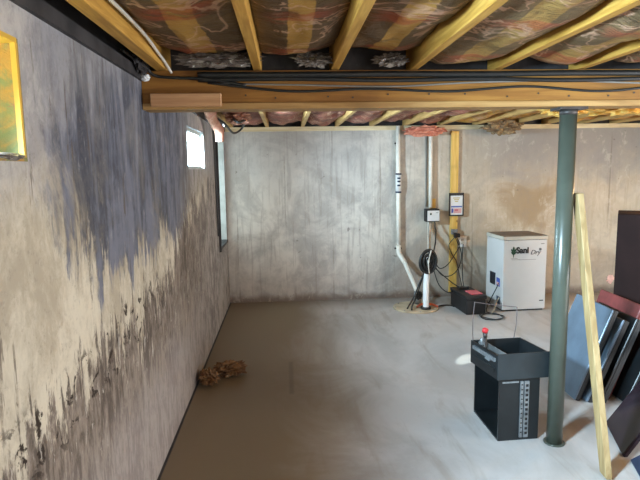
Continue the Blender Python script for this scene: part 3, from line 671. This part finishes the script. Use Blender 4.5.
# slide rail on the front panel
bm = B(); o0 = A0 + nx_ * .135 - ny_ * .010
skewbox(bm, o0 + Vector((0, 0, .02)), nx_ * .018, (0, 0, .365), ny_ * .010)
skewbox(bm, o0 + nx_ * .026 + Vector((0, 0, .02)), nx_ * .030, (0, 0, .365), ny_ * .010)
rail = obj('slide_rail', bm, m_galv, t)
bm = B()
for k in range(11):
    skewbox(bm, o0 + nx_ * .033 + Vector((0, 0, .04 + k * .031)) - ny_ * .002, nx_ * .016, (0, 0, .016), ny_ * .003)
    skewbox(bm, o0 + nx_ * .004 + Vector((0, 0, .05 + k * .031)) - ny_ * .002, nx_ * .010, (0, 0, .008), ny_ * .003)
obj('slot', bm, m_black, rail)
bm = B(); skewbox(bm, A0 + nx_ * .02 - ny_ * .003 + Vector((0, 0, HZ - .030)), nx_ * .105, (0, 0, .010), ny_ * .003); obj('rail_bracket', bm, m_galv, t)

t = thing('metal_drawer', 'black open metal drawer set crosswise on top of the pedestal case', 'drawer', (1.40, 3.27, .407))
T0 = Vector((1.262, 3.06, .407)); tx = Vector((.345, .022, 0)); ty = Vector((-.055, .33, 0)); tz = Vector((0, 0, .150)); w = .010
txn, tyn = tx.normalized(), ty.normalized()
bm = B(); skewbox(bm, T0, tx, tz * 1.08, tyn * w); obj('front_panel', bm, simple('slate_steel', (.022, .028, .031), .38, .1, .2, 6), t)
bm = B(); skewbox(bm, T0 + ty - tyn * w, tx, tz, tyn * w); obj('back_panel', bm, m_blackm, t)
bm = B(); skewbox(bm, T0 + tyn * w, ty - tyn * 2 * w, tz, txn * w); obj('side_panel', bm, m_blackm, t)
bm = B(); skewbox(bm, T0 + tx - txn * w + tyn * w, ty - tyn * 2 * w, tz, txn * w); obj('side_panel', bm, m_blackm, t)
bm = B(); skewbox(bm, T0 + tyn * w + txn * w, tx - txn * 2 * w, ty - tyn * 2 * w, (0, 0, .006)); obj('drawer_floor', bm, m_blackm, t)
bm = B(); skewbox(bm, T0 + txn * .075 + tyn * w + Vector((0, 0, .006)), txn * .006, ty - tyn * 2 * w, tz * .95); obj('divider', bm, simple('grey_steel_edge', (.16, .16, .155), .4, .3, .2, 6), t)
for k, (zz, mt) in enumerate(((.108, m_galv), (.045, m_blackm))):
    bm = B(); skewbox(bm, T0 - txn * .012 + tyn * .03 + Vector((0, 0, zz)), tyn * .26, (0, 0, .022), txn * .012)
    if k == 0: skewbox(bm, T0 - txn * .016 + tyn * .08 + Vector((0, 0, zz - .012)), tyn * .05, (0, 0, .010), txn * .010)
    obj('slide_rail', bm, mt, t)
bm = B(); tube(bm, [T0 + ty * .98 + Vector((.01, 0, .15)), (1.215, 3.385, .66), (1.225, 3.39, .80), (1.24, 3.39, .812), (1.37, 3.39, .790), (1.505, 3.40, .772), (1.518, 3.40, .755), (1.515, 3.395, .66), (1.500, 3.392, .562)], .0028, 8, True, 4)
tag(obj('bent_wire', bm, m_wire), 'thin bent wire hoop standing up from the back of the black drawer', 'wire')
t = thing('spray_nozzle', 'small red-capped fitting with a silver neck on the drawer corner', 'fitting', (1.275, 3.30, .56))
cx, cy = 1.268, 3.30
bm = B(); crumple(bm, (cx, cy, .648), (.020, .020, .020), .2, 3, 3, 2); obj('red_cap', bm, simple('bright_red_plastic', (.55, .03, .035), .35, 0, .1, 8), t)
bm = B(); cyl(bm, (cx, cy, .42), (cx, cy, .60), .016, .012, 16); cyl(bm, (cx, cy, .60), (cx, cy, .632), .012, .016, 16); obj('neck', bm, m_rust, t)
bm = B(); cyl(bm, (cx - .022, cy + .0, .556), (cx - .022, cy, .60), .012, .010, 14); bx(bm, cx - .035, cy - .02, .558, cx - .008, cy + .02, .574); obj('silver_clip', bm, m_galv, t)

# ---------------------------------------------------------------- leaning plank
bm = B()
skewbox(bm, (1.700, 2.62, .004), (.010, .080, 0), (-.027, .375, 1.535), (.034, -.004, .001)); bev(bm, .002, 1)
tag(obj('plank', bm, m_plank), 'bare timber plank leaning on the steel post, foot on the floor', 'plank')

# ---------------------------------------------------------------- pile of panels leaning at the right
def lean_panel(name, label, cat, N, Fv, top, thick, mat, edge_mat, lip=.03):
    # N near bottom corner, Fv edge vector along the floor (away), top vector up the lean, thick along the normal
    N, Fv, top = Vector(N), Vector(Fv), Vector(top); n = Fv.cross(top).normalized()
    if n.x < 0: n = -n
    t = thing(name, label, cat, N + Fv * .5)
    bm = B(); skewbox(bm, N, Fv, top, n * thick * .35); bev(bm, .004, 1); obj('face_sheet', bm, mat, t)
    fu, tu = Fv.normalized(), top.normalized(); o = N + n * thick * .36
    bm = B(); skewbox(bm, o, fu * .012, top, n * thick * .64); skewbox(bm, o + Fv - fu * .012, fu * .012, top, n * thick * .64)
    skewbox(bm, o + fu * .012, Fv - fu * .024, tu * .012, n * thick * .64); skewbox(bm, o + top - tu * .012 + fu * .012, Fv - fu * .024, tu * .012, n * thick * .64)
    obj('rim', bm, edge_mat, t)
    return t
lean_panel('metal_sheet', 'blue-grey sheet steel panel, front of the leaning stack behind the plank', 'panel', (2.055, 3.60, .012), (.02, .52, 0), (.27, .02, .655), .045, m_bluem, m_blackm)
lean_panel('metal_sheet', 'narrower blue-grey panel second in the leaning stack', 'panel', (2.125, 3.56, .012), (.02, .50, 0), (.255, .02, .590), .050, m_bluem, m_blackm)
lean_panel('metal_sheet', 'thin black panel right in front of the red one in the leaning stack', 'panel', (2.205, 3.54, .012), (.02, .50, 0), (.262, .02, .600), .055, m_blackm, m_blackm)
lean_panel('metal_sheet', 'dull red metal panel whose top edge shows in the leaning stack', 'panel', (2.290, 3.62, .012), (.02, .54, 0), (.262, .02, .675), .050, m_red, m_red)
lean_panel('metal_sheet', 'black metal panel behind the red one in the leaning stack', 'panel', (2.375, 3.50, .012), (.02, .50, 0), (.28, .02, .600), .060, m_blackm, m_blackm)
lean_panel('metal_sheet', 'dark blue metal panel at the right end of the leaning stack', 'panel', (2.480, 3.40, .012), (.02, .50, 0), (.30, .02, .545), .05, m_blued, m_blackm)
lean_panel('metal_sheet', 'last black metal panel of the leaning stack against the brown cabinet', 'panel', (2.60, 3.44, .012), (.02, .50, 0), (.31, .02, .56), .06, m_blackm, m_blackm)
# nearest glossy sheet
t = lean_panel('glossy_sheet', 'dark glossy sheet lying tilted at the bottom right corner before the stack', 'sheet', (1.93, 2.84, .012), (.141, .40, 0), (.60, .20, .50), .03, m_gloss, m_gloss)
lean_panel('glossy_sheet', 'dark blue glossy sheet low in the bottom right corner nearest the camera', 'sheet', (1.83, 2.45, .012), (.115, .34, 0), (.50, -.06, .30), .02, m_blued, m_blued)
# brown cabinet
t = thing('brown_cabinet', 'tall dark brown cabinet standing right of the leaning panels', 'cabinet', (3.15, 4.75, 0))
rc = Matrix.Rotation(R(-33), 3, 'Z'); pc = Vector((2.885, 4.50, 0))
bm = B(); bx(bm, 2.885, 4.52, .0, 3.60, 4.93, 1.275, rc, pc); bev(bm, .004, 1); obj('body', bm, m_brownp, t)
bm = B(); bx(bm, 2.887, 4.498, .06, 3.598, 4.518, 1.27, rc, pc); bev(bm, .003, 1); obj('door', bm, m_brownp, t)
bm = B(); crumple(bm, (4.332, 6.84, .175), (.045, .012, .05), .7, 5, 4, 5); tag(obj('pink_scrap', bm, simple('pale_pink_paper', (.95, .60, .52), .8)), 'small pale pink scrap low on the back wall by the brown cabinet', 'scrap')

# crumpled paper on the floor
bm = B(); crumple(bm, (-.655, 4.20, .055), (.075, .105, .055), .55, 7, 4, 1, .3); crumple(bm, (-.50, 4.36, .06), (.12, .085, .055), .65, 7, 4, 4, .3)
for v in bm.verts: v.co.x = max(v.co.x, XL + .02)
tag(obj('crumpled_paper', bm, m_paper), 'crumpled brown paper wad on the floor against the left wall', 'paper')
